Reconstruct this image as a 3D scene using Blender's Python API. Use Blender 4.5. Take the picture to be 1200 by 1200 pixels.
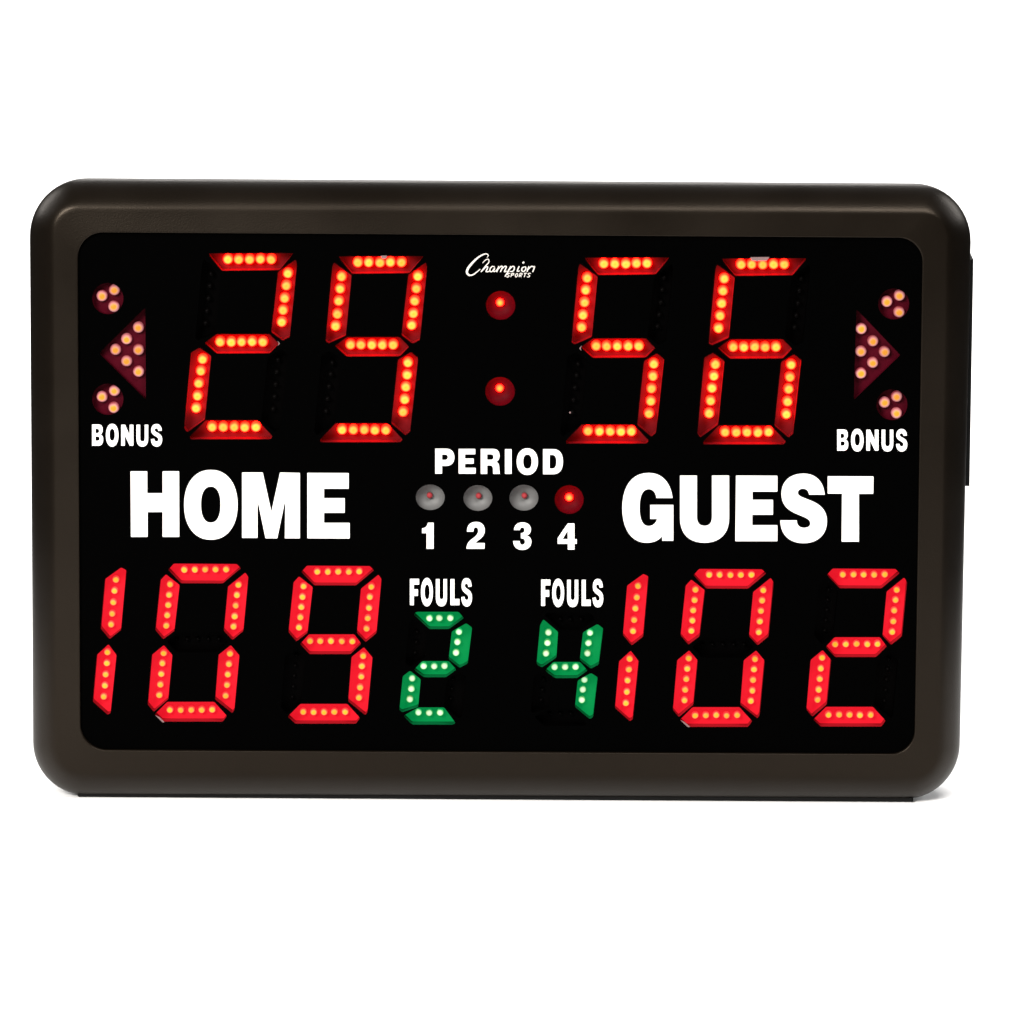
import bpy, bmesh, math, random
from mathutils import Vector, Matrix

for o in list(bpy.data.objects):
    bpy.data.objects.remove(o, do_unlink=True)
SC = bpy.context.scene
COL = SC.collection
random.seed(7)

# ------------------------------------------------------------------ camera
PX = 1200.0                      # the photograph is 1200 px square
MM = 0.000643                    # metres per photograph pixel on the board's face
DIST = 5.1
TH = math.radians(10.6)          # camera looks down by this much
ROLL = 0.0061
Z0 = 0.2262                      # height on the face plane of the image centre
FWD = Vector((0, math.cos(TH), -math.sin(TH)))
R0 = Vector((1, 0, 0))
U0 = Vector((0, math.sin(TH), math.cos(TH)))
RIGHT = R0 * math.cos(ROLL) + U0 * math.sin(ROLL)
UP = U0 * math.cos(ROLL) - R0 * math.sin(ROLL)
EYE = Vector((0, 0, Z0)) - FWD * DIST
cam_d = bpy.data.cameras.new('camera')
cam = bpy.data.objects.new('camera', cam_d)
COL.objects.link(cam)
m = Matrix((RIGHT, UP, -FWD)).transposed().to_4x4()
m.translation = EYE
cam.matrix_world = m
cam_d.sensor_width = 36.0
cam_d.lens = 36.0 * DIST / (PX * MM)
cam_d.clip_start = 0.05
cam_d.clip_end = 100
SC.camera = cam


def P(px, py, d=0.0):
    """The point of the board's plane (set back by d metres from the face) for a place on the face."""
    ray = FWD * DIST + RIGHT * ((px - 600) * MM) - UP * ((py - 600) * MM)
    t = (d - EYE.y) / ray.y
    return EYE + ray * t


# ------------------------------------------------------------------ world and lamps
w = bpy.data.worlds.new('World')
SC.world = w
w.use_nodes = True
w.node_tree.nodes['Background'].inputs[0].default_value = (1, 0.98, 0.95, 1)
w.node_tree.nodes['Background'].inputs[1].default_value = 0.03


def area(name, loc, target, sx, sy, power, col=(1, 1, 1)):
    l = bpy.data.lights.new(name, 'AREA')
    l.shape = 'RECTANGLE'
    l.size, l.size_y = sx, sy
    l.energy = power
    l.color = col
    o = bpy.data.objects.new(name, l)
    COL.objects.link(o)
    o.location = loc
    o.rotation_euler = (Vector(target) - Vector(loc)).to_track_quat('-Z', 'Y').to_euler()
    return o


area('key_softbox', (-1.8, -3.0, 1.95), (0.05, -0.2, 0.1), 1.5, 1.2, 250, (1, 0.965, 0.92))
area('fill_softbox', (0.9, -2.3, 3.0), (0.2, -0.25, 0.0), 1.2, 1.0, 110, (1, 0.97, 0.94))
area('added_floor_light', (0, 1.75, 2.3), (0, 0.5, 0), 1.6, 0.6, 34)  # unseen lamp added to lift the shadow on the floor
area('backdrop_lamp', (-2.1, 0.95, 1.7), (0.3, 2.1, 0.5), 0.7, 1.4, 40)
area('backdrop_lamp', (2.1, 0.95, 1.7), (-0.3, 2.1, 0.5), 0.7, 1.4, 40)

SC.view_settings.view_transform = 'Standard'
SC.view_settings.look = 'None'
SC.view_settings.exposure = 0.0
SC.view_settings.gamma = 1.0
SC.render.engine = 'CYCLES'
SC.cycles.use_denoising = True
SC.cycles.max_bounces = 8
SC.cycles.sample_clamp_indirect = 6.0


# ------------------------------------------------------------------ materials
def mat(name, base, rough=0.5, spec=0.5, emit=None, estr=1.0):
    mt = bpy.data.materials.new(name)
    mt.use_nodes = True
    b = mt.node_tree.nodes['Principled BSDF']
    b.inputs['Base Color'].default_value = (*base, 1)
    b.inputs['Roughness'].default_value = rough
    b.inputs['Specular IOR Level'].default_value = spec
    if emit:
        b.inputs['Emission Color'].default_value = (*emit, 1)
        b.inputs['Emission Strength'].default_value = estr
    return mt


def grain(mt, scale, strength, dist, rvar=0.0, cvar=0.0, cscale=8.0):
    """Fine moulded grain (bump) plus large soft variation of gloss and colour."""
    nt = mt.node_tree
    b = nt.nodes['Principled BSDF']
    tc = nt.nodes.new('ShaderNodeTexCoord')
    n = nt.nodes.new('ShaderNodeTexNoise')
    n.inputs['Scale'].default_value = scale
    n.inputs['Detail'].default_value = 3
    nt.links.new(tc.outputs['Object'], n.inputs['Vector'])
    bp = nt.nodes.new('ShaderNodeBump')
    bp.inputs['Strength'].default_value = strength
    bp.inputs['Distance'].default_value = dist
    nt.links.new(n.outputs['Fac'], bp.inputs['Height'])
    nt.links.new(bp.outputs['Normal'], b.inputs['Normal'])
    n2 = nt.nodes.new('ShaderNodeTexNoise')
    n2.inputs['Scale'].default_value = cscale
    n2.inputs['Detail'].default_value = 5
    nt.links.new(tc.outputs['Object'], n2.inputs['Vector'])
    if rvar:
        mr = nt.nodes.new('ShaderNodeMapRange')
        r = b.inputs['Roughness'].default_value
        mr.inputs['From Min'].default_value = 0.3
        mr.inputs['From Max'].default_value = 0.7
        mr.inputs['To Min'].default_value = r - rvar
        mr.inputs['To Max'].default_value = r + rvar
        nt.links.new(n2.outputs['Fac'], mr.inputs['Value'])
        nt.links.new(mr.outputs['Result'], b.inputs['Roughness'])
    if cvar:
        c = b.inputs['Base Color'].default_value[:3]
        cr = nt.nodes.new('ShaderNodeValToRGB')
        cr.color_ramp.elements[0].position = 0.3
        cr.color_ramp.elements[1].position = 0.7
        cr.color_ramp.elements[0].color = (*[x * (1 - cvar) for x in c], 1)
        cr.color_ramp.elements[1].color = (*[x * (1 + cvar) for x in c], 1)
        nt.links.new(n2.outputs['Fac'], cr.inputs['Fac'])
        nt.links.new(cr.outputs['Color'], b.inputs['Base Color'])
    return mt


def led_mat(name, radius, stops, strength_stops):
    """A clear LED: the chip shines in the middle, and soft bloom is painted into the rim colours."""
    mt = mat(name, (0.12, 0.02, 0.015), 0.4, 0.08)
    nt = mt.node_tree
    b = nt.nodes['Principled BSDF']
    tc = nt.nodes.new('ShaderNodeTexCoord')
    sep = nt.nodes.new('ShaderNodeSeparateXYZ')
    nt.links.new(tc.outputs['Object'], sep.inputs[0])
    cmb = nt.nodes.new('ShaderNodeCombineXYZ')
    nt.links.new(sep.outputs['X'], cmb.inputs['X'])
    nt.links.new(sep.outputs['Z'], cmb.inputs['Y'])
    ln = nt.nodes.new('ShaderNodeVectorMath')
    ln.operation = 'LENGTH'
    nt.links.new(cmb.outputs[0], ln.inputs[0])
    # uneven light of each lens: a different wobble for every LED
    oi = nt.nodes.new('ShaderNodeObjectInfo')
    nz = nt.nodes.new('ShaderNodeTexNoise')
    nz.noise_dimensions = '4D'
    nz.inputs['Scale'].default_value = 0.9 / radius
    nt.links.new(tc.outputs['Object'], nz.inputs['Vector'])
    mul = nt.nodes.new('ShaderNodeMath')
    mul.operation = 'MULTIPLY'
    mul.inputs[1].default_value = 40
    nt.links.new(oi.outputs['Random'], mul.inputs[0])
    nt.links.new(mul.outputs[0], nz.inputs['W'])
    a1 = nt.nodes.new('ShaderNodeMath')
    a1.operation = 'MULTIPLY_ADD'
    a1.inputs[1].default_value = 1.0 / radius
    a1.inputs[2].default_value = -0.2
    nt.links.new(ln.outputs['Value'], a1.inputs[0])
    a2 = nt.nodes.new('ShaderNodeMath')
    a2.operation = 'MULTIPLY_ADD'
    a2.inputs[1].default_value = 0.4
    nt.links.new(nz.outputs['Fac'], a2.inputs[0])
    nt.links.new(a1.outputs[0], a2.inputs[2])
    cr = nt.nodes.new('ShaderNodeValToRGB')  # outer stops paint a soft bloom into the emission
    els = cr.color_ramp.elements
    while len(els) < len(stops):
        els.new(0.5)
    for e, (p, c) in zip(els, stops):
        e.position = p
        e.color = (*c, 1)
    nt.links.new(a2.outputs[0], cr.inputs['Fac'])
    nt.links.new(cr.outputs['Color'], b.inputs['Emission Color'])
    vr = nt.nodes.new('ShaderNodeMapRange')          # no two LEDs are equally bright
    vr.inputs['To Min'].default_value = strength_stops * 0.78
    vr.inputs['To Max'].default_value = strength_stops * 1.15
    nt.links.new(oi.outputs['Random'], vr.inputs['Value'])
    nt.links.new(vr.outputs['Result'], b.inputs['Emission Strength'])
    return mt


M = {}
M['case'] = grain(mat('warm black moulded plastic', (0.0034, 0.0024, 0.0016), 0.34, 0.19), 900, 0.25, 0.0004, 0.05, 0.12)
M['case'].node_tree.nodes['Principled BSDF'].inputs['Specular Tint'].default_value = (1.0, 0.83, 0.66, 1)
M['shell'] = grain(mat('black back shell plastic', (0.010, 0.009, 0.008), 0.5, 0.35), 700, 0.3, 0.0004)
M['rubber'] = mat('black rubber', (0.006, 0.006, 0.006), 0.8, 0.1)
M['panel'] = grain(mat('matte black face film', (0.0003, 0.0003, 0.0003), 0.5, 0.004), 300, 0.1, 0.0001)
M['white'] = mat('white printed ink', (0.9, 0.895, 0.875), 0.6, 0.1)
M['logo'] = mat('silver white printed ink', (0.62, 0.59, 0.55), 0.5, 0.2)
M['house'] = mat('black digit housing', (0.0004, 0.0004, 0.0004), 0.6, 0.01)
M['off'] = mat('smoked unlit segment plastic', (0.0004, 0.0003, 0.0003), 0.45, 0.012)
M['offled'] = mat('unlit smoked led', (0.0011, 0.0009, 0.0009), 0.4, 0.015)
M['seg_clock'] = mat('clear red segment plastic', (0.10, 0.003, 0.005), 0.45, 0.08, (1, 0.012, 0.015), 0.02)
M['seg_score'] = mat('backlit red segment diffuser', (0.22, 0.005, 0.010), 0.5, 0.05, (1, 0.010, 0.026), 0.72)
M['wall_score'] = mat('red segment side wall', (0.26, 0.006, 0.012), 0.5, 0.05)
M['wall_green'] = mat('green segment side wall', (0.001, 0.10, 0.03), 0.5, 0.05)
M['seg_green'] = mat('backlit green segment diffuser', (0.001, 0.075, 0.020), 0.5, 0.04, (0.0, 1, 0.23), 0.215)
M['maroon'] = mat('maroon bonus lens plastic', (0.048, 0.0015, 0.006), 0.45, 0.03)
M['cup'] = mat('silver reflector cup', (0.105, 0.105, 0.104), 0.5, 0.3)
M['cup_red_glow'] = mat('lamp cup with red glow painted in', (0.036, 0.0009, 0.003), 0.5, 0.02)  # red colon plastic; on the lit period lamp it paints in the red light
M['pilot_off'] = mat('unlit red pilot led', (0.25, 0.03, 0.035), 0.6, 0.05)
M['pale_patch'] = mat('pale plastic edge patch', (0.17, 0.11, 0.11), 0.6, 0.05)
M['backdrop'] = mat('white backdrop paper', (0.93, 0.93, 0.93), 0.85, 0.05)
RC = 5.8 * MM
RS = 4.15 * MM
RF = 4.2 * MM
RB = 6.6 * MM
RP = 4.7 * MM
M['led_clock'] = led_mat('lit clock led', RC, [(0.0, (1, 0.042, 0.0018)), (0.38, (1, 0.052, 0.0040)), (0.60, (1, 0.044, 0.0070)), (0.85, (1, 0.013, 0.0030)), (1.0, (1, 0.004, 0.0015))], 16)
M['led_score'] = led_mat('lit score led', RS, [(0.0, (1, 0.55, 0.012)), (0.42, (1, 0.58, 0.02)), (0.64, (1, 0.46, 0.10)), (0.88, (1, 0.10, 0.07)), (1.0, (1, 0.03, 0.04))], 1.1)
M['led_foul'] = led_mat('lit green led', RF, [(0.0, (0.82, 1, 0.80)), (0.5, (0.68, 1, 0.66)), (0.72, (0.45, 0.9, 0.42)), (0.92, (0.03, 0.40, 0.12)), (1.0, (0.0, 0.28, 0.07))], 1.2)
M['led_bonus'] = led_mat('lit bonus led', RB, [(0.0, (1, 0.45, 0.005)), (0.40, (1, 0.48, 0.015)), (0.54, (1, 0.54, 0.24)), (0.74, (0.72, 0.32, 0.33)), (1.0, (0.16, 0.012, 0.03))], 0.9)
M['led_pilot'] = led_mat('lit pilot led', RP, [(0.0, (1, 0.024, 0.0012)), (0.45, (1, 0.015, 0.0014)), (0.8, (1, 0.0045, 0.0012)), (1.0, (1, 0.002, 0.0010))], 34)


# ------------------------------------------------------------------ object helpers
def link(name, me, mt, parent=None, label=None):
    o = bpy.data.objects.new(name, me)
    COL.objects.link(o)
    if mt is not None and len(me.materials) == 0:
        me.materials.append(mt)
    if parent is not None:
        o.parent = parent
    if label:
        o['label'] = label
    return o


def pydata(name, verts, faces, smooth=False):
    me = bpy.data.meshes.new(name)
    me.from_pydata([tuple(v) for v in verts], [], faces)
    me.update()
    bm = bmesh.new()
    bm.from_mesh(me)
    bmesh.ops.recalc_face_normals(bm, faces=bm.faces)
    bm.to_mesh(me)
    bm.free()
    if smooth:
        me.polygons.foreach_set('use_smooth', [True] * len(me.polygons))
    return me


def filled(name, loops, front, thick):
    """Flat plate with holes: loops of face places (even-odd fill), from depth front to front+thick."""
    cu = bpy.data.curves.new(name, 'CURVE')
    cu.dimensions = '2D'
    cu.fill_mode = 'BOTH'
    cu.extrude = thick / 2
    for lp in loops:
        sp = cu.splines.new('POLY')
        pts = [P(x, y, front) for x, y in lp]
        sp.points.add(len(pts) - 1)
        for q, v in zip(sp.points, pts):
            q.co = (v.x, v.z, 0, 1)
        sp.use_cyclic_u = True
    o = bpy.data.objects.new(name, cu)
    COL.objects.link(o)
    dg = bpy.context.evaluated_depsgraph_get()
    me = bpy.data.meshes.new_from_object(o.evaluated_get(dg))
    bpy.data.objects.remove(o)
    bpy.data.curves.remove(cu)
    me.transform(Matrix(((1, 0, 0, 0), (0, 0, -1, front + thick / 2), (0, 1, 0, 0), (0, 0, 0, 1))))
    me.name = name
    me.materials.clear()
    bm = bmesh.new()
    bm.from_mesh(me)
    bmesh.ops.remove_doubles(bm, verts=bm.verts, dist=1e-7)
    bmesh.ops.recalc_face_normals(bm, faces=bm.faces)
    bm.to_mesh(me)
    bm.free()
    return me


def soften(poly, r=1.6, n=3):
    """Round the corners of a polygon of face places by about r pixels."""
    out = []
    k = len(poly)
    for i in range(k):
        a, b, c = Vector(poly[i - 1]), Vector(poly[i]), Vector(poly[(i + 1) % k])
        u, v = a - b, c - b
        ra, rb = min(r, u.length * 0.4), min(r, v.length * 0.4)
        p0, p2 = b + u.normalized() * ra, b + v.normalized() * rb
        for j in range(n + 1):
            t = j / n
            q = p0 * (1 - t) ** 2 + b * 2 * t * (1 - t) + p2 * t * t
            out.append((q.x, q.y))
    return out


def circle(cx, cy, rx, ry=None, n=40, p=2.0):
    ry = ry or rx
    out = []
    for i in range(n):
        a = 2 * math.pi * i / n
        c, s = math.cos(a), math.sin(a)
        out.append((cx + rx * math.copysign(abs(c) ** (2 / p), c), cy + ry * math.copysign(abs(s) ** (2 / p), s)))
    return out


PT = 0.0012                       # thickness of the black face sheet


def tray(name, poly, depth, wall=None):
    """Open-fronted segment well behind an opening in the face: side walls and a floor."""
    c = Vector((sum(p[0] for p in poly) / len(poly), sum(p[1] for p in poly) / len(poly)))
    big = []
    for p in poly:
        v = Vector(p) - c
        q = c + v * (1 + 0.35 / max(v.length, 1))
        big.append((q.x, q.y))
    n = len(big)
    base = [P(x, y, 0) for x, y in big]
    verts = [Vector((b.x, PT + 0.0002, b.z)) for b in base] + [Vector((b.x, depth, b.z)) for b in base]
    faces = [tuple(range(n, 2 * n))]
    for i in range(n):
        j = (i + 1) % n
        faces.append((i, j, n + j, n + i))
    me = pydata(name, verts, faces)
    if wall:
        me.materials.append(wall[0])
        me.materials.append(wall[1])
        for pg in me.polygons:
            pg.material_index = 0 if len(pg.vertices) > 4 else 1
    return me


def bullet(name, r, h):
    """LED: short cylinder with a domed tip pointing out of the face (towards -y)."""
    prof = [(r, 0.0), (r, h - r)]
    for k in range(1, 5):
        a = math.pi / 2 * k / 5
        prof.append((r * math.cos(a), h - r + r * math.sin(a)))
    n = 14
    verts, faces = [], []
    for rr, hh in prof:
        for i in range(n):
            a = 2 * math.pi * i / n
            verts.append((rr * math.cos(a), -hh, rr * math.sin(a)))
    for k in range(len(prof) - 1):
        for i in range(n):
            j = (i + 1) % n
            faces.append((k * n + i, k * n + j, (k + 1) * n + j, (k + 1) * n + i))
    verts.append((0, -h, 0))
    t = len(verts) - 1
    k = (len(prof) - 1) * n
    for i in range(n):
        faces.append((k + i, k + (i + 1) % n, t))
    return pydata(name, verts, faces, True)


# ------------------------------------------------------------------ setting: white paper sweep
prof = [(-1.2, 0.0), (1.0, 0.0)]
for k in range(1, 17):
    a = math.pi / 2 * k / 16
    prof.append((1.0 + 1.1 * math.sin(a), 1.1 - 1.1 * math.cos(a)))
prof.append((2.1, 2.6))
verts, faces = [], []
for x in (-0.9, 0.9):
    for y, z in prof:
        verts.append((x, y, z))
n = len(prof)
for i in range(n - 1):
    faces.append((i, i + 1, n + i + 1, n + i))
bd = link('backdrop', pydata('backdrop', verts, faces, True), M['backdrop'])
bd['kind'] = 'structure'
bd.location.z = -0.0002

# ------------------------------------------------------------------ the scoreboard
SB = bpy.data.objects.new('scoreboard', None)
COL.objects.link(SB)
SB['label'] = 'black electronic tabletop scoreboard with lit red and green digits on white backdrop'
SB['category'] = 'scoreboard'


def rquad(tl, tr, br, bl, rad, nc=14, ne=6):
    """Rounded four-cornered outline of face places, clockwise from the left end of the top edge."""
    cs = [Vector(tl), Vector(tr), Vector(br), Vector(bl)]
    out = []
    for i in range(4):
        c, pv, nx = cs[i], cs[i - 1], cs[(i + 1) % 4]
        e1, e2 = (pv - c).normalized(), (nx - c).normalized()
        r = rad[i]
        pts = []
        for k in range(nc + 1):
            t = math.pi / 2 * k / nc
            pts.append(c + e1 * (r * (1 - math.sin(t))) + e2 * (r * (1 - math.cos(t))))
        if out:
            a, b = out[-1], pts[0]
            for k in range(1, ne):
                out.append(a.lerp(b, k / ne))
        out += pts
    a, b = out[-1], out[0]
    for k in range(1, ne):
        out.append(a.lerp(b, k / ne))
    return [(v.x, v.y) for v in out]


O_PANEL = rquad((91, 272.5), (1081.5, 279), (1071.5, 884), (94.3, 879), (30, 29, 28, 31))
O_RIDGE = rquad((64, 244.5), (1109.5, 251), (1098.5, 910), (67, 905), (27, 27, 30, 30))
O_RIM = rquad((34.3, 209), (1139.3, 216), (1123.5, 937), (39, 932), (68, 68, 64, 62))
LIP, RDG, RIM = -0.0034, -0.0012, 0.019


def ring(o, d):
    return [P(x, y, d) for x, y in o]


def mix(a, b, u, v):
    return [Vector((p.x + (q.x - p.x) * u, p.y + (q.y - p.y) * v, p.z + (q.z - p.z) * u)) for p, q in zip(a, b)]


ra, rb, rc = ring(O_PANEL, LIP), ring(O_RIDGE, RDG), ring(O_RIM, RIM)
inner = [Vector((p.x, 0.004, p.z)) for p in ra]
rings = [inner, [Vector((p.x, LIP + 0.0007, p.z)) for p in ra], mix(ra, rb, 0.025, 0.0), mix(ra, rb, 0.06, 0.03), mix(ra, rb, 0.12, 0.10), mix(ra, rb, 0.4, 0.4), mix(ra, rb, 0.9, 0.92)]
for u, v in [(0, 0), (0.05, 0.012), (0.11, 0.035), (0.18, 0.072), (0.27, 0.132), (0.38, 0.22), (0.50, 0.33), (0.62, 0.45), (0.74, 0.585), (0.85, 0.735), (0.93, 0.87), (0.98, 0.98), (1, 1.07), (1, 1.22)]:
    rings.append(mix(rb, rc, u, v))
cx = sum(p.x for p in rc) / len(rc)
zt = max(p.z for p in rc)


def back(p, inx, int_, d):
    """A ring of the back: pulled in at the sides and at the top, set back to depth d."""
    h = zt / 2
    s = (p.z - h) / h
    return Vector((cx + (p.x - cx) * (1 - inx), d, p.z - max(s, 0) * int_ + max(-s, 0) * 0.001))


rings.append([back(p, 0.004, 0.002, 0.0245) for p in rc])
n = len(ra)
verts, faces = [], []
for rg in rings:
    verts += rg
for k in range(len(rings) - 1):
    for i in range(n):
        j = (i + 1) % n
        faces.append((k * n + i, k * n + j, (k + 1) * n + j, (k + 1) * n + i))
link('bezel', pydata('bezel', verts, faces, True), M['case'], SB, 'warm black moulded bezel with rounded corners')

# back shell: drafted box that closes the case
sh = [[back(p, 0.008, 0.004, 0.0240) for p in rc], [back(p, 0.010, 0.006, 0.030) for p in rc], [back(p, 0.035, 0.026, 0.088) for p in rc], [back(p, 0.05, 0.032, 0.094) for p in rc]]
verts, faces = [], []
for rg in sh:
    verts += rg
for k in range(len(sh) - 1):
    for i in range(n):
        j = (i + 1) % n
        faces.append((k * n + i, k * n + j, (k + 1) * n + j, (k + 1) * n + i))
faces.append(tuple(range((len(sh) - 1) * n, len(sh) * n)))
link('back_shell', pydata('back_shell', verts, faces, True), M['shell'], SB)


def box(name, x0, x1, y0, y1, z0, z1, bev=0.001):
    me = bpy.data.meshes.new(name)
    bm = bmesh.new()
    bmesh.ops.create_cube(bm, size=1)
    for v in bm.verts:
        v.co = Vector(((x0 + x1) / 2 + v.co.x * (x1 - x0), (y0 + y1) / 2 + v.co.y * (y1 - y0), (z0 + z1) / 2 + v.co.z * (z1 - z0)))
    bmesh.ops.bevel(bm, geom=bm.edges[:], offset=bev, segments=2, affect='EDGES', profile=0.5)
    bm.to_mesh(me)
    bm.free()
    return me


zb = min(p.z for p in rc)
BX0, BX1 = P(91, 930, 0.02).x, P(1070, 930, 0.02).x
link('base_strip', box('base_strip', BX0, BX1, 0.0165, 0.086, 0.0, zb + 0.006, 0.0012), M['rubber'], SB)
sp_t, sp_b = P(1141.2, 303, 0.034), P(1136.2, 568, 0.034)
xs = P(1140.2, 303, 0.034).x
xb = P(1135.6, 568, 0.034).x
v = []
for y in (0.028, 0.060):
    v += [(xs - 0.02, y, sp_t.z), (xs, y, sp_t.z), (xb, y, sp_b.z), (xb - 0.02, y, sp_b.z)]
link('side_cover', pydata('side_cover', v, [(0, 1, 2, 3), (7, 6, 5, 4), (0, 4, 5, 1), (1, 5, 6, 2), (2, 6, 7, 3), (3, 7, 4, 0)]), M['rubber'], SB)

# ------------------------------------------------------------------ digits: outlines on the face
# clock digits, offsets from the left tip of the top segment
CK = {
    'a': [(0, 0), (98.7, -0.3), (96.5, 3), (82.5, 19.7), (15, 20.5), (1.5, 4)],
    'b': [(81, 21.5), (101.5, 7), (103, 13), (94.5, 98), (86, 102.5), (73, 92.5)],
    'c': [(84, 112), (92.5, 119), (83, 205.5), (77.5, 210), (61, 196), (69, 121)],
    'd': [(-4, 195.5), (57, 195.5), (74.5, 214.5), (72, 218), (-22, 218), (-22.5, 214.5)],
    'e': [(-11, 110.5), (2.5, 120), (-5, 195), (-26, 210), (-29.2, 205), (-21, 116)],
    'f': [(-6.2, 7), (14.5, 22), (7.7, 93), (-12.5, 102), (-16, 99.5), (-8, 12)],
    'g': [(-5.3, 105), (9, 94.6), (71, 94.6), (82, 106), (71, 117.2), (9, 117.5)],
}
CK_LED = {
    'a': [(22, 7.7), (34.7, 7.6), (47.4, 7.7), (60, 7.5), (72.6, 7.4)],
    'b': [(92.3, 24), (90.3, 38.3), (88.6, 53), (86.7, 67.4), (84.8, 81.2)],
    'c': [(80.6, 125), (79.3, 139.5), (78, 154), (76.8, 168.6), (75, 183)],
    'd': [(3.5, 204), (16.5, 204.2), (29.3, 204), (41.8, 204.4), (54.4, 204)],
    'e': [(-8, 125), (-10, 138.6), (-12, 153), (-13.7, 167.5), (-15.5, 182)],
    'f': [(2.5, 24.5), (0.75, 38.7), (-0.75, 53.2), (-2.6, 68), (-4.3, 82.3)],
    'g': [(13, 104.2), (25.5, 104.4), (38, 104.2), (50.4, 104.3), (63, 104.3)],
}
# score digits
SD = {
    'a': [(0, 0), (6.7, -7.5), (80.5, -7), (85.5, -2), (64, 16), (15, 15.8)],
    'b': [(90.5, 3), (94, 8), (88, 72), (75.4, 82.4), (65.2, 71.6), (70, 19.5)],
    'c': [(73.5, 88), (83.5, 100), (77.5, 164.5), (75, 168), (55, 152), (59, 99.5)],
    'd': [(-1, 154.5), (54, 154.5), (69, 171), (64, 178), (-7, 178), (-16, 169.5)],
    'e': [(-5, 88), (5, 99.5), (0, 152), (-17, 166.5), (-24, 158), (-19, 99.5)],
    'f': [(-2.5, 5), (13.5, 17.5), (7.2, 71.8), (-5.8, 81.6), (-15, 70.7), (-9, 12)],
    'g': [(-1.4, 84.4), (9, 73), (62.2, 73), (70.4, 84), (57.6, 96.5), (9.7, 96.5)],
}
SD_LED = {
    'a': [(18.7, 0), (31, 0), (43.3, 0), (55.6, 0), (68, 0)],
    'b': [(82, 17.7), (80.6, 30), (79.2, 42.4), (77.9, 54.6), (76.5, 67)],
    'c': [(72.5, 98.7), (71.2, 110.8), (70, 123), (69, 135.5), (67.5, 148)],
    'd': [(2, 164.5), (14.5, 164.5), (26.8, 164.5), (39, 164.6), (51.4, 164.5)],
    'e': [(-5.5, 97.8), (-7, 110), (-8.2, 122.2), (-9.4, 134.8), (-10.6, 147)],
    'f': [(2.5, 17.5), (1.2, 29.5), (0, 41.5), (-1.2, 53.7), (-2.5, 65.7)],
    'g': [(10, 81.5), (22.4, 81.5), (34.9, 81.5), (47.3, 81.5), (59.6, 81.5)],
}
# the narrow figure one of the scores (absolute places of the home one)
ONE = {
    'b': [(123, 678.7), (142, 665), (148, 668), (141.7, 738.7), (128.3, 749.3), (118, 737)],
    'c': [(127.2, 755), (136.5, 767.5), (129.5, 836), (126, 838), (108.7, 822.5), (113.5, 767.5)],
}
ONE_LED = {
    'b': [(135.7, 680), (134.2, 693), (132.8, 706.4), (131.4, 719.5), (130, 732.5)],
    'c': [(126, 765), (124.9, 777.6), (123.7, 790.6), (122.6, 804), (121.2, 817)],
}
# foul digits (absolute places: the two on the home side, the four shifted back by FO)
FO = (153.7, 1.0)
FD = {
    'a': [(484.5, 720), (488, 717), (537.5, 717), (543.7, 724.5), (526, 737.5), (503, 737.5)],
    'b': [(546.5, 730.3), (553.3, 735.6), (548, 778), (538.6, 783), (525.7, 772.8), (529.5, 740)],
    'c': [(538.8, 787.7), (546.8, 792.7), (541.3, 840), (537.3, 842), (520, 827.7), (523.3, 796.5)],
    'd': [(472.5, 839), (490, 829), (520.5, 829), (534, 847.5), (531, 849.5), (483, 849.5)],
    'e': [(480.5, 786), (493, 796), (490, 829), (471, 835), (468, 832.5), (472, 792.5)],
    'f': [(483, 724.7), (500.3, 739.5), (498.3, 770), (481.3, 781.5), (475, 777.7), (479.3, 731.5)],
    'g': [(485, 785), (494.7, 774.7), (526, 774.7), (535, 785), (522.5, 794), (496.5, 794)],
}
FD_LED = {
    'a': [(503, 725), (515, 725), (527.5, 725)],
    'b': [(537.7, 740.8), (536, 753), (534.4, 765.4)],
    'c': [(531, 796), (529.4, 807.7), (528.2, 819.6)],
    'd': [(490.5, 835.7), (503, 835.7), (515.5, 835.7)],
    'e': [(483.2, 795.5), (482, 808), (480.2, 820)],
    'f': [(488.8, 741), (487.8, 753), (486.3, 765.5)],
    'g': [(496.2, 781.2), (508.8, 781.2), (521, 781.1)],
}
LIT = {'0': 'abcdef', '1': 'bc', '2': 'abged', '4': 'fgbc', '5': 'afgcd', '6': 'afgcde', '9': 'abcdfg'}

DIGITS = [
    # figure, outlines, leds, shift, well depth, segment material, led material key, label
    ('2', CK, CK_LED, (245, 297), 'clock', 'red clock digit 2 beside the bonus arrow on the home side'),
    ('9', CK, CK_LED, (397.5, 300.5), 'clock', 'red clock digit 9 before the colon'),
    ('5', CK, CK_LED, (685.8, 302), 'clock', 'red clock digit 5 after the colon'),
    ('6', CK, CK_LED, (846.5, 303), 'clock', 'red clock digit 6 beside the bonus arrow on the guest side'),
    ('1', ONE, ONE_LED, (0, 0), 'score', 'red score digit 1 under the word HOME'),
    ('0', SD, SD_LED, (197, 668), 'score', 'red score digit 0 under the word HOME'),
    ('9', SD, SD_LED, (353, 670.4), 'score', 'red score digit 9 under the word HOME'),
    ('1', ONE, ONE_LED, (612, 7.5), 'score', 'red score digit 1 under the word GUEST'),
    ('0', SD, SD_LED, (812.6, 674.2), 'score', 'red score digit 0 under the word GUEST'),
    ('2', SD, SD_LED, (969, 673.8), 'score', 'red score digit 2 under the word GUEST'),
    ('2', FD, FD_LED, (0, 0), 'foul', 'green foul digit 2 on the home side'),
    ('4', FD, FD_LED, FO, 'foul', 'green foul digit 4 on the guest side'),
]
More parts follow.
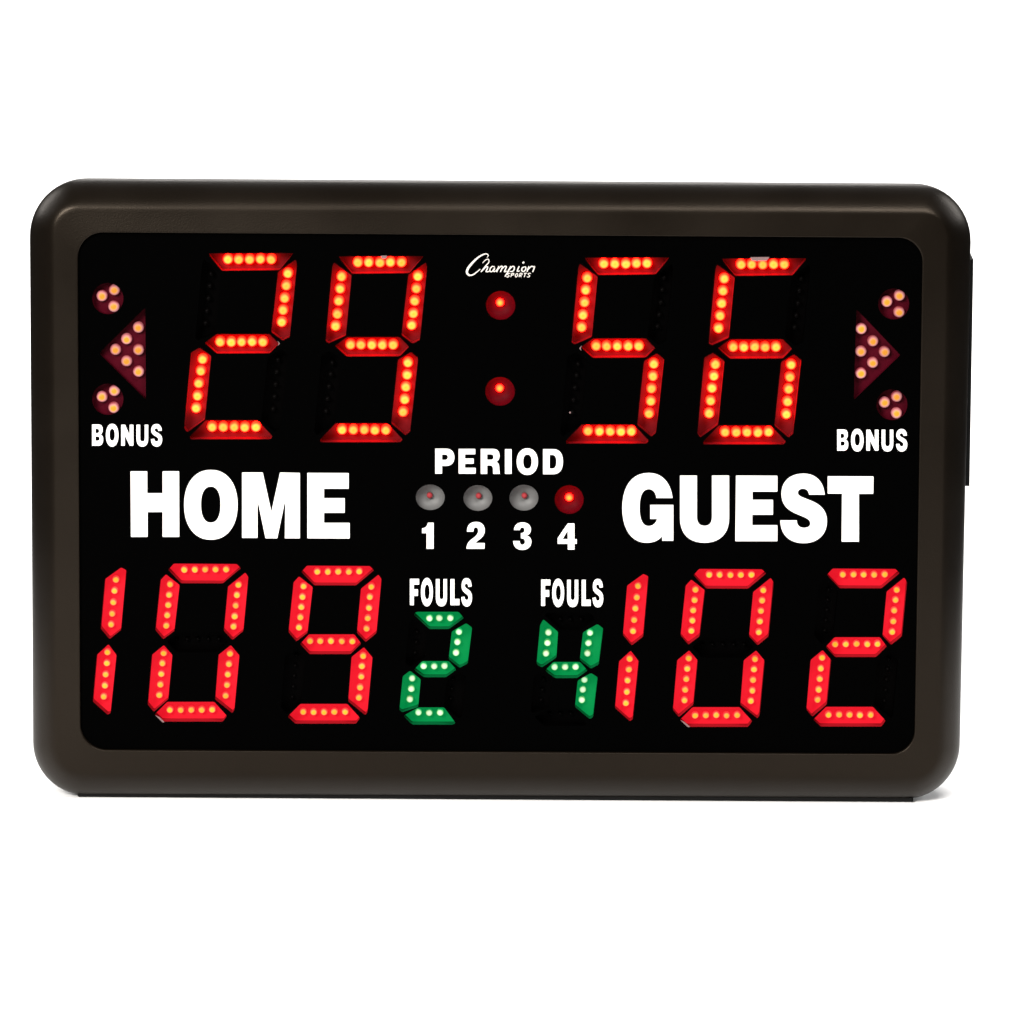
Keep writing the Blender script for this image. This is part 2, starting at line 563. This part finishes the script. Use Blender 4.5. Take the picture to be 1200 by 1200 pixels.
KIND = {  # well depth, led radius, led height, segment material, led material
    'clock': (0.0125, RC, 0.0080, 'seg_clock', 'led_clock'),
    'score': (0.0130, RS, 0.0052, 'seg_score', 'led_score'),
    'foul': (0.0125, RF, 0.0052, 'seg_green', 'led_foul'),
}
LED_ME = {}
for k, (dp, r, h, sm, lm) in KIND.items():
    LED_ME[k] = bullet('led', r, h)
    LED_ME[k].materials.append(M[lm])
    LED_ME[k + '_off'] = bullet('unlit_led', r * 0.6, h * 0.7)
    LED_ME[k + '_off'].materials.append(M['offled'])
LED_ME['bonus'] = bullet('led', RB, 0.0060)
LED_ME['bonus'].materials.append(M['led_bonus'])
LED_ME['pilot'] = bullet('led', RP, 0.0045)
LED_ME['pilot'].materials.append(M['led_pilot'])
LED_ME['pilot_off'] = bullet('led', RP * 0.76, 0.0040)
LED_ME['pilot_off'].materials.append(M['pilot_off'])

openings = []
for fig, out, leds, (sx, sy), kind, lab in DIGITS:
    dp, r, h, sm, lm = KIND[kind]
    allpts = [(x + sx, y + sy) for s in out.values() for x, y in s]
    x0, x1 = min(p[0] for p in allpts) - 4, max(p[0] for p in allpts) + 4
    y0, y1 = min(p[1] for p in allpts) - 4, max(p[1] for p in allpts) + 4
    sl = (y1 - y0) * 0.085
    hb = filled('digit', [[(x0 + sl * 0.7, y0), (x1, y0), (x1 - sl * 0.7, y1), (x0, y1)]], dp + 0.0004, 0.0016)
    dg = link('digit', hb, M['house'], SB, lab)
    for s, poly in out.items():
        pl = soften([(x + sx, y + sy) for x, y in poly], 1.5 if kind != 'foul' else 1.9)
        openings.append(pl)
        on = s in LIT[fig]
        wl = {'score': 'wall_score', 'foul': 'wall_green'}.get(kind)
        so = link('segment', tray('segment', pl, dp, (M[sm], M[wl]) if on and wl else None), M[sm] if on else M['off'], dg)
        if not on:
            so['label'] = 'dark unlit segment'
        for lx, ly in leds[s]:
            if on:
                q = P(lx + sx + random.uniform(-.25, .25), ly + sy + random.uniform(-.25, .25), dp - h)
                lo = link('led', LED_ME[kind], None, dg)
            else:
                q = P(lx + sx, ly + sy, dp - h * 0.7)
                lo = link('unlit_led', LED_ME[kind + '_off'], None, dg)
            lo.location = (q.x, dp, q.z)
            lo.rotation_euler = (0, random.uniform(0, 6.28), 0)

# ------------------------------------------------------------------ bonus lamps
BON = [
    ('bonus_lamp', circle(126.2, 350, 18.4, n=32), [(119.2, 347.5), (133.7, 340.6), (133, 360)], 'round bonus lamp above the arrow on the home side'),
    ('bonus_arrow', [(116, 414), (170.2, 360.5), (171, 468.5)], [(161.8, 384.5), (148, 398), (135, 410.5), (162, 410.7), (148, 424), (162, 436.2)], 'maroon bonus arrow pointing to the home side'),
    ('bonus_lamp', circle(126.2, 468, 18.4, n=32), [(119.2, 465.8), (133.7, 458.8), (133, 478.6)], 'round bonus lamp below the arrow on the home side'),
    ('bonus_lamp', circle(1047.3, 356.3, 18.2, n=32), [(1039.5, 354.2), (1054.2, 347), (1053.7, 366.5)], 'round bonus lamp above the arrow on the guest side'),
    ('bonus_arrow', [(1003.7, 362.3), (1055.2, 416.3), (1000.5, 469)], [(1009.5, 386.2), (1023.2, 400.5), (1009.2, 412.6), (1036.7, 413), (1023, 425.8), (1009.2, 438.2)], 'maroon bonus arrow pointing to the guest side'),
    ('bonus_lamp', circle(1045.3, 474.3, 18.2, n=32), [(1036.8, 472.5), (1051, 465.5), (1050.8, 485)], 'round bonus lamp below the arrow on the guest side'),
]
for nm, pl, leds, lab in BON:
    if len(pl) == 3:
        pl = soften(pl, 2.0)
    openings.append(pl)
    t = link(nm, tray(nm, pl, 0.0075), M['maroon'], SB, lab)
    for lx, ly in leds:
        q = P(lx, ly, 0.0015)
        lo = link('led', LED_ME['bonus'], None, t)
        lo.location = (q.x, 0.0075, q.z)


# ------------------------------------------------------------------ colon and period lamps: cups with a small LED
def cup(name, cx, cy, rx, ry, depth):
    n, verts, faces = 36, [], []
    prof = [(1.012, PT + 0.0002), (1.0, depth * 0.28), (0.93, depth * 0.52), (0.80, depth * 0.72), (0.60, depth * 0.87), (0.35, depth * 0.97), (0.1, depth)]
    c = P(cx, cy, 0)
    for s, d in prof:
        for i in range(n):
            a = 2 * math.pi * i / n
            verts.append((c.x + rx * MM * s * math.cos(a), d, c.z + ry * MM * s * math.sin(a)))
    for k in range(len(prof) - 1):
        for i in range(n):
            j = (i + 1) % n
            faces.append((k * n + i, k * n + j, (k + 1) * n + j, (k + 1) * n + i))
    faces.append(tuple(range((len(prof) - 1) * n, len(prof) * n)))
    return pydata(name, verts, faces, True)


LAMPS = [
    ('colon_lamp', 586.7, 358, 17.2, 17, 586, 355.2, True, 'upper red dot of the clock colon'),
    ('colon_lamp', 586, 458.8, 17.4, 17, 585.5, 455.6, True, 'lower red dot of the clock colon'),
    ('period_lamp', 504.2, 583, 17, 15.2, 503.5, 581.2, False, 'unlit silver period lamp above the number 1'),
    ('period_lamp', 560, 583.8, 16.9, 15.3, 561, 581.8, False, 'unlit silver period lamp above the number 2'),
    ('period_lamp', 613.9, 583.5, 17, 15.4, 614.6, 581.5, False, 'unlit silver period lamp above the number 3'),
    ('period_lamp', 667, 585.7, 17, 17, 667, 583.7, True, 'glowing red period lamp above the number 4'),
]
for nm, cx_, cy_, rx, ry, lx, ly, on, lab in LAMPS:
    openings.append(circle(cx_, cy_, rx, ry, 36))
    t = link(nm, cup(nm, cx_, cy_, rx, ry, 0.0085), M['cup_red_glow'] if on else M['cup'], SB, lab)
    hh = 0.0045 if on else 0.0040
    q = P(lx, ly, 0.0085 - hh)
    lo = link('led', LED_ME['pilot' if on else 'pilot_off'], None, t)
    lo.location = (q.x, 0.0085, q.z)

# ------------------------------------------------------------------ the black face sheet with all its openings
O_SHEET = rquad((86, 267.5), (1086.5, 274), (1076.5, 889), (89.3, 884), (32, 31, 30, 33))
face = link('face_panel', filled('face_panel', [O_SHEET] + openings, 0.0, PT), M['panel'], SB, 'matte black face panel with openings for the digits')


# ------------------------------------------------------------------ printed words
def cub(p0, p1, p2, p3, n=10):
    out = []
    for i in range(1, n + 1):
        t = i / n
        out.append(tuple(p0[k] * (1 - t) ** 3 + 3 * p1[k] * t * (1 - t) ** 2 + 3 * p2[k] * t * t * (1 - t) + p3[k] * t ** 3 for k in (0, 1)))
    return out


def path(*items):
    """Points are line ends; a list of three points is a cubic."""
    out = []
    for it in items:
        if isinstance(it, list):
            out += cub(out[-1], *it)
        else:
            out.append(it)
    return out


def norm(loops):
    xs = [p[0] for l in loops for p in l]
    ys = [p[1] for l in loops for p in l]
    a, b, c, d = min(xs), max(xs), min(ys), max(ys)
    return [[((x - a) / (b - a), (y - c) / (d - c)) for x, y in l] for l in loops]


S_ = path((955, 135), [(950, 75), (915, 38), (858, 38)], [(795, 38), (757, 75), (757, 130)], [(757, 185), (790, 208), (835, 226)],
          [(870, 240), (888, 247), (888, 265)], [(888, 278), (875, 284), (860, 284)], [(840, 284), (828, 272), (828, 250)], (752, 250),
          [(752, 318), (795, 355), (858, 355)], [(920, 355), (965, 318), (965, 255)], [(965, 200), (930, 175), (885, 158)],
          [(850, 144), (833, 140), (833, 125)], [(833, 115), (842, 108), (855, 108)], [(872, 108), (880, 118), (883, 135)])
G_ = path((265, 150), [(255, 75), (215, 35), (155, 35)], [(80, 35), (35, 95), (35, 195)], [(35, 295), (80, 353), (145, 353)],
          [(180, 353), (200, 342), (215, 325)], (217, 344), (268, 344), (268, 180), (162, 180), (162, 245), (193, 245),
          [(188, 265), (172, 276), (155, 276)], [(128, 276), (115, 245), (115, 195)], [(115, 140), (128, 110), (155, 110)], [(175, 110), (187, 125), (190, 150)])
U_ = path((297, 47), (375, 47), (375, 235), [(375, 262), (388, 275), (409, 275)], [(430, 275), (442, 262), (442, 235)], (442, 47), (521, 47), (521, 240),
          [(521, 315), (475, 353), (409, 353)], [(340, 353), (297, 315), (297, 240)])
UN_ = path((715, 88), (775, 88), (775, 285), [(775, 310), (785, 322), (803, 322)], [(822, 322), (831, 310), (831, 285)], (831, 88), (888, 88), (888, 285),
           [(888, 365), (855, 405), (802, 405)], [(750, 405), (715, 365), (715, 285)])
UF_ = path((485, 98), (545, 98), (545, 345), [(545, 370), (553, 382), (568, 382)], [(584, 382), (592, 370), (592, 345)], (592, 98), (650, 98), (650, 360),
           [(650, 445), (620, 492), (568, 492)], [(515, 492), (485, 445), (485, 360)])
SN_ = path((1080, 180), [(1078, 115), (1050, 78), (1000, 78)], [(950, 78), (922, 115), (922, 170)], [(922, 222), (955, 240), (985, 258)],
           [(1010, 272), (1023, 282), (1023, 300)], [(1023, 315), (1014, 323), (1003, 323)], [(985, 323), (976, 310), (974, 285)], (918, 292),
           [(920, 362), (950, 405), (1003, 405)], [(1055, 405), (1085, 360), (1085, 300)], [(1085, 240), (1050, 218), (1015, 200)],
           [(990, 187), (980, 180), (980, 166)], [(980, 154), (988, 148), (998, 148)], [(1012, 148), (1020, 160), (1022, 185)])
P_ = path((68, 38), (160, 38), [(205, 38), (232, 68), (232, 112)], [(232, 158), (205, 186), (160, 186)], (130, 186), (130, 250), (68, 250))
PC_ = path((130, 92), (152, 92), [(166, 92), (172, 100), (172, 111)], [(172, 123), (166, 131), (152, 131)], (130, 131))
R_ = path((445, 40), (545, 40), [(588, 40), (605, 62), (605, 98)], [(605, 125), (596, 142), (580, 150)], [(597, 158), (603, 172), (603, 200)], (607, 252), (548, 252),
          (546, 208), [(545, 190), (538, 182), (520, 182)], (503, 182), (503, 252), (445, 252))
RC_ = path((503, 90), (530, 90), [(544, 90), (550, 98), (550, 110)], [(550, 123), (544, 130), (530, 130)], (503, 130))
D_ = path((960, 42), (1045, 42), [(1105, 42), (1130, 85), (1130, 148)], [(1130, 212), (1105, 255), (1045, 255)], (960, 255))
DC_ = path((1020, 95), (1040, 95), [(1062, 97), (1070, 115), (1070, 148)], [(1070, 183), (1062, 201), (1040, 203)], (1020, 203))
B_ = path((90, 85), (185, 85), [(230, 85), (248, 115), (248, 160)], [(248, 195), (240, 215), (222, 230)], [(248, 245), (255, 270), (255, 300)], [(255, 360), (230, 392), (185, 392)], (90, 392))
B1_ = path((148, 155), (170, 155), [(184, 155), (189, 166), (189, 180)], [(189, 195), (184, 206), (170, 206)], (148, 206))
B2_ = path((148, 262), (174, 262), [(190, 262), (196, 272), (196, 287)], [(196, 303), (190, 313), (174, 313)], (148, 313))
ONE_G = path((155, 285), (155, 455), (107, 455), (107, 355), (78, 355), (78, 322), [(100, 320), (112, 308), (116, 285)])
TWO_G = path((365, 345), [(365, 300), (388, 280), (425, 280)], [(462, 280), (482, 302), (482, 335)], [(482, 365), (465, 383), (440, 400)], (424, 415), (482, 415), (480, 455), (362, 455),
             [(362, 425), (375, 405), (400, 388)], [(425, 370), (437, 355), (437, 340)], [(437, 325), (432, 318), (424, 318)], [(413, 318), (410, 328), (410, 345)])
THREE_G = path((665, 335), [(668, 300), (690, 283), (722, 283)], [(755, 283), (777, 302), (777, 330)], [(777, 348), (768, 362), (752, 368)], [(772, 375), (780, 390), (780, 408)],
               [(780, 442), (755, 462), (720, 462)], [(685, 462), (662, 442), (660, 402)], (705, 402), [(706, 418), (711, 426), (720, 426)], [(730, 426), (736, 419), (736, 408)],
               [(736, 394), (728, 388), (710, 388)], (710, 352), [(725, 352), (733, 346), (733, 334)], [(733, 324), (728, 319), (720, 319)], [(711, 319), (708, 325), (707, 335)])
FOUR_G = [(1010, 290), (1055, 290), (1055, 390), (1070, 390), (1070, 423), (1055, 423), (1055, 460), (1010, 460), (1010, 423), (945, 423), (945, 385)]
FOUR_C = [(1010, 338), (980, 390), (1010, 390)]


def oval(x0, x1, y0, y1, p=2.15):
    return circle((x0 + x1) / 2, (y0 + y1) / 2, (x1 - x0) / 2, (y1 - y0) / 2, 48, p)


def put(loops, sc, org, sh=(0, 0)):
    return [[(x / sc + org[0] + sh[0], y / sc + org[1] + sh[1]) for x, y in l] for l in loops]


def fit(loops, x0, x1, y0, y1):
    return [[(x0 + x * (x1 - x0), y0 + y * (y1 - y0)) for x, y in l] for l in norm(loops)]


HOME = [
    [[(55, 52), (140, 52), (140, 162), (216, 162), (216, 52), (300, 52), (301, 383), (216, 383), (216, 258), (142, 258), (142, 383), (57, 383)]],
    [oval(324, 594, 45, 397, 2.2), oval(410, 507, 130, 310, 2.3)],
    [[(615, 58), (720, 58), (763, 256), (806, 58), (907, 60), (907, 390), (830, 390), (833, 193), (793, 390), (733, 390), (693, 193), (694, 388), (615, 388)]],
    [[(943, 60), (1152, 61), (1152, 141), (1028, 141), (1028, 187), (1132, 187), (1132, 262), (1028, 262), (1028, 311), (1157, 311), (1157, 391), (943, 390)]],
]
GUEST = [
    [G_], [U_],
    [[(551, 47), (740, 48), (740, 121), (627, 121), (627, 157), (720, 157), (720, 226), (626, 226), (626, 272), (740, 272), (740, 346), (548, 346)]],
    [S_],
    [[(967, 50), (1176, 51), (1175, 131), (1110, 131), (1110, 348), (1030, 348), (1032, 130), (967, 130)]],
]
PERIOD = [
    [P_, PC_],
    [[(262, 40), (405, 40), (405, 90), (320, 90), (320, 120), (392, 120), (392, 168), (320, 168), (320, 197), (408, 197), (408, 250), (262, 250)]],
    [R_, RC_], [[(645, 42), (705, 42), (705, 252), (645, 252)]],
    [oval(742, 923, 35, 261), oval(801, 866, 92, 204, 2.3)], [D_, DC_],
]
BONUS = [
    [B_, B1_, B2_], [oval(285, 470, 75, 405, 2.2), oval(345, 410, 155, 312, 2.3)],
    [[(500, 88), (562, 88), (622, 240), (620, 88), (680, 88), (680, 392), (622, 392), (558, 248), (560, 392), (500, 392)]],
    [UN_], [SN_],
]
FOULS = [
    [[(120, 95), (258, 95), (258, 185), (184, 185), (184, 242), (242, 242), (242, 345), (184, 345), (184, 475), (120, 475)]],
    [oval(275, 452, 82, 492, 2.1), oval(336, 397, 185, 382, 2.2)], [UF_],
    [[(690, 98), (755, 98), (755, 378), (825, 378), (825, 475), (690, 475)]],
    fit([SN_], 843, 1002, 85, 495),
]
LT, LF = 0.00012, -0.00020       # ink film, in front of the face


def inset(loops, d):
    """Thin the ink by d pixels: the outer outline shrinks, the counters grow."""
    res = []
    for li, l in enumerate(loops):
        q = [l[0]]
        for p in l[1:]:
            if math.hypot(p[0] - q[-1][0], p[1] - q[-1][1]) > 1e-4:
                q.append(p)
        if math.hypot(q[0][0] - q[-1][0], q[0][1] - q[-1][1]) < 1e-4:
            q.pop()
        k = len(q)
        ar = sum(q[i - 1][0] * q[i][1] - q[i][0] * q[i - 1][1] for i in range(k))
        sg = (1 if ar > 0 else -1) * (1 if li == 0 else -1) * d
        out = []
        for i in range(k):
            a, b, c = Vector(q[i - 1]), Vector(q[i]), Vector(q[(i + 1) % k])
            u, v = (b - a).normalized(), (c - b).normalized()
            n1, n2 = Vector((-u.y, u.x)), Vector((-v.y, v.x))
            nn = n1 + n2
            den = max(1 + n1.dot(n2), 0.35)
            out.append(tuple(b + nn * (sg / den)))
        res.append(out)
    return res


def word(letters, sc, org, lab, sh=(0, 0), mt='white', thin=0.42):
    e = bpy.data.objects.new('printed_word', None)
    COL.objects.link(e)
    e.parent = SB
    e['label'] = lab
    for g in letters:
        pls = inset(put(g, sc, org, sh), thin)
        pls = [soften(l, 0.5, 2) if len(l) < 14 else l for l in pls]
        link('letter', filled('letter', pls, LF, LT), M[mt], e)
    return e


word(HOME, 1200 / 280, (140, 540), 'large white word HOME', thin=0.2)
word(GUEST, 1200 / 310, (720, 545), 'large white word GUEST', thin=0.2)
word(PERIOD, 1200 / 170, (500, 520), 'white word PERIOD')
word(BONUS, 12, (100, 490), 'white word BONUS on the home side')
word(BONUS, 12, (100, 490), 'white word BONUS on the guest side', (873.2, 5.8))
word(FOULS, 12, (470, 670), 'white word FOULS on the home side')
word(FOULS, 12, (470, 670), 'white word FOULS on the guest side', (153.8, 0.9))
for g, tx in (([ONE_G], '1'), ([TWO_G], '2'), ([THREE_G], '3'), ([FOUR_G, FOUR_C], '4')):
    link('printed_number', filled('printed_number', inset(put(g, 1200 / 220, (480, 560)), 0.3), LF, LT), M['white'], SB, 'white number ' + tx + ' below a period lamp')


# script logo: pen strokes with changing width
def stroke(pts, sub=6):
    """pts: (x, y, width). Smooth ribbon outline."""
    q = []
    k = len(pts)
    for i in range(k - 1):
        p0, p1, p2, p3 = pts[max(i - 1, 0)], pts[i], pts[i + 1], pts[min(i + 2, k - 1)]
        for j in range(sub):
            t = j / sub
            q.append(tuple(0.5 * (2 * p1[c] + (p2[c] - p0[c]) * t + (2 * p0[c] - 5 * p1[c] + 4 * p2[c] - p3[c]) * t * t + (3 * p1[c] - p0[c] - 3 * p2[c] + p3[c]) * t ** 3) for c in range(3)))
    q.append(pts[-1])
    return q


def ribbon(strokes, sc, org, front, thick):
    verts, faces = [], []
    for si, st in enumerate(strokes):
        q = stroke(st)
        base = len(verts)
        f = front - si * 0.000004
        for i, (x, y, wd) in enumerate(q):
            a, b = q[max(i - 1, 0)], q[min(i + 1, len(q) - 1)]
            tx, ty = b[0] - a[0], b[1] - a[1]
            L = math.hypot(tx, ty) or 1
            nx, ny = -ty / L * wd * 0.39, tx / L * wd * 0.39
            for s in (1, -1):
                v = P((x + s * nx) / sc + org[0], (y + s * ny) / sc + org[1], f)
                verts.append(v)
                verts.append(v + Vector((0, thick, 0)))
        for i in range(len(q) - 1):
            o = base + 4 * i
            faces += [(o, o + 2, o + 6, o + 4), (o, o + 4, o + 5, o + 1), (o + 2, o + 3, o + 7, o + 6)]
        e = base + 4 * (len(q) - 1)
        faces += [(base, base + 1, base + 3, base + 2), (e, e + 2, e + 3, e + 1)]
    return pydata('emblem_lettering', verts, faces)


def n_arch(x, y0, y1, sl, wd=15):
    """One italic hump of m or n: down stroke leaning by sl."""
    h = y1 - y0
    return [(x, y1, wd), (x + sl * 0.7, y0 + h * 0.3, wd), (x + sl + 22, y0, wd), (x + sl + 26, y0 + h * 0.3, wd), (x + 30, y1, wd)]


CH = [
    [(368, 142, 8), (386, 112, 14), (358, 90, 18), (300, 106, 24), (230, 152, 30), (160, 220, 36), (104, 290, 40), (86, 346, 38), (112, 388, 30), (168, 384, 22), (224, 346, 18), (272, 305, 14)],
    [(306, 220, 10), (345, 178, 14), (385, 165, 14), (395, 205, 16), (350, 260, 20), (300, 325, 22), (283, 345, 16)],
    [(312, 318, 14), (350, 278, 18), (378, 272, 18), (372, 300, 20), (356, 338, 20), (392, 338, 14), (415, 315, 12)],
    [(476, 275, 14), (446, 266, 16), (415, 295, 18), (412, 336, 18), (442, 336, 16), (476, 286, 18), (462, 336, 18), (490, 332, 12), (506, 310, 10)],
    [(536, 262, 16), (520, 300, 20), (505, 345, 20)],
    [(516, 318, 12), (562, 268, 18), (586, 272, 20), (572, 310, 20), (556, 345, 20)],
    [(566, 318, 12), (614, 268, 18), (640, 272, 20), (626, 310, 20), (614, 342, 20), (648, 330, 12)],
    [(704, 262, 16), (684, 300, 20), (652, 360, 22), (620, 410, 18)],
    [(684, 312, 12), (724, 268, 18), (752, 276, 20), (746, 316, 20), (720, 338, 18), (686, 335, 12)],
    [(822, 264, 18), (802, 305, 20), (796, 335, 20), (830, 328, 12)],
    [(892, 274, 16), (864, 288, 20), (858, 324, 20), (884, 338, 18), (914, 306, 20), (908, 272, 16), (890, 274, 12)],
    [(960, 264, 16), (944, 302, 20), (930, 342, 20)],
    [(940, 318, 12), (990, 268, 18), (1022, 272, 20), (1036, 270, 20), (1026, 306, 20), (1010, 345, 18)],
    [(868, 222, 24), (880, 212, 30), (890, 202, 22)],
]
SPT = []
for i, ch in enumerate('SPORTS'):
    bx, y0, y1, sl = 640 + i * 58, 362, 416, 16
    def T(u, v):
        return (bx + u * 40 + (1 - v) * sl, y0 + v * (y1 - y0), 13)
    SPT += {
        'S': [[T(1, .1), T(.5, 0), T(.1, .2), T(.5, .5), T(.9, .75), T(.5, 1), T(0, .9)]],
        'P': [[T(.1, 1), T(.1, .5), T(.1, 0)], [T(.1, 0), T(.8, .05), T(.85, .4), T(.1, .55)]],
        'O': [[T(.5, 0), T(.05, .5), T(.5, 1), T(.95, .5), T(.5, 0)]],
        'R': [[T(.1, 1), T(.1, .5), T(.1, 0)], [T(.1, 0), T(.8, .05), T(.85, .4), T(.1, .55)], [T(.4, .55), T(.9, 1)]],
        'T': [[T(0, 0), T(1, 0)], [T(.5, 0), T(.5, 1)]],
    }[ch]
link('emblem_lettering', ribbon(CH + SPT, 12, (540, 290), LF, 0.00008), M['logo'], SB, 'small silver script emblem at the top of the face')


# ------------------------------------------------------------------ pale patches at the film edges and a speck
def chip(poly, name='pale_patch'):
    link(name, filled(name, [soften(poly, 1.2)], -0.00015, 0.0001), M['pale_patch'], SB)


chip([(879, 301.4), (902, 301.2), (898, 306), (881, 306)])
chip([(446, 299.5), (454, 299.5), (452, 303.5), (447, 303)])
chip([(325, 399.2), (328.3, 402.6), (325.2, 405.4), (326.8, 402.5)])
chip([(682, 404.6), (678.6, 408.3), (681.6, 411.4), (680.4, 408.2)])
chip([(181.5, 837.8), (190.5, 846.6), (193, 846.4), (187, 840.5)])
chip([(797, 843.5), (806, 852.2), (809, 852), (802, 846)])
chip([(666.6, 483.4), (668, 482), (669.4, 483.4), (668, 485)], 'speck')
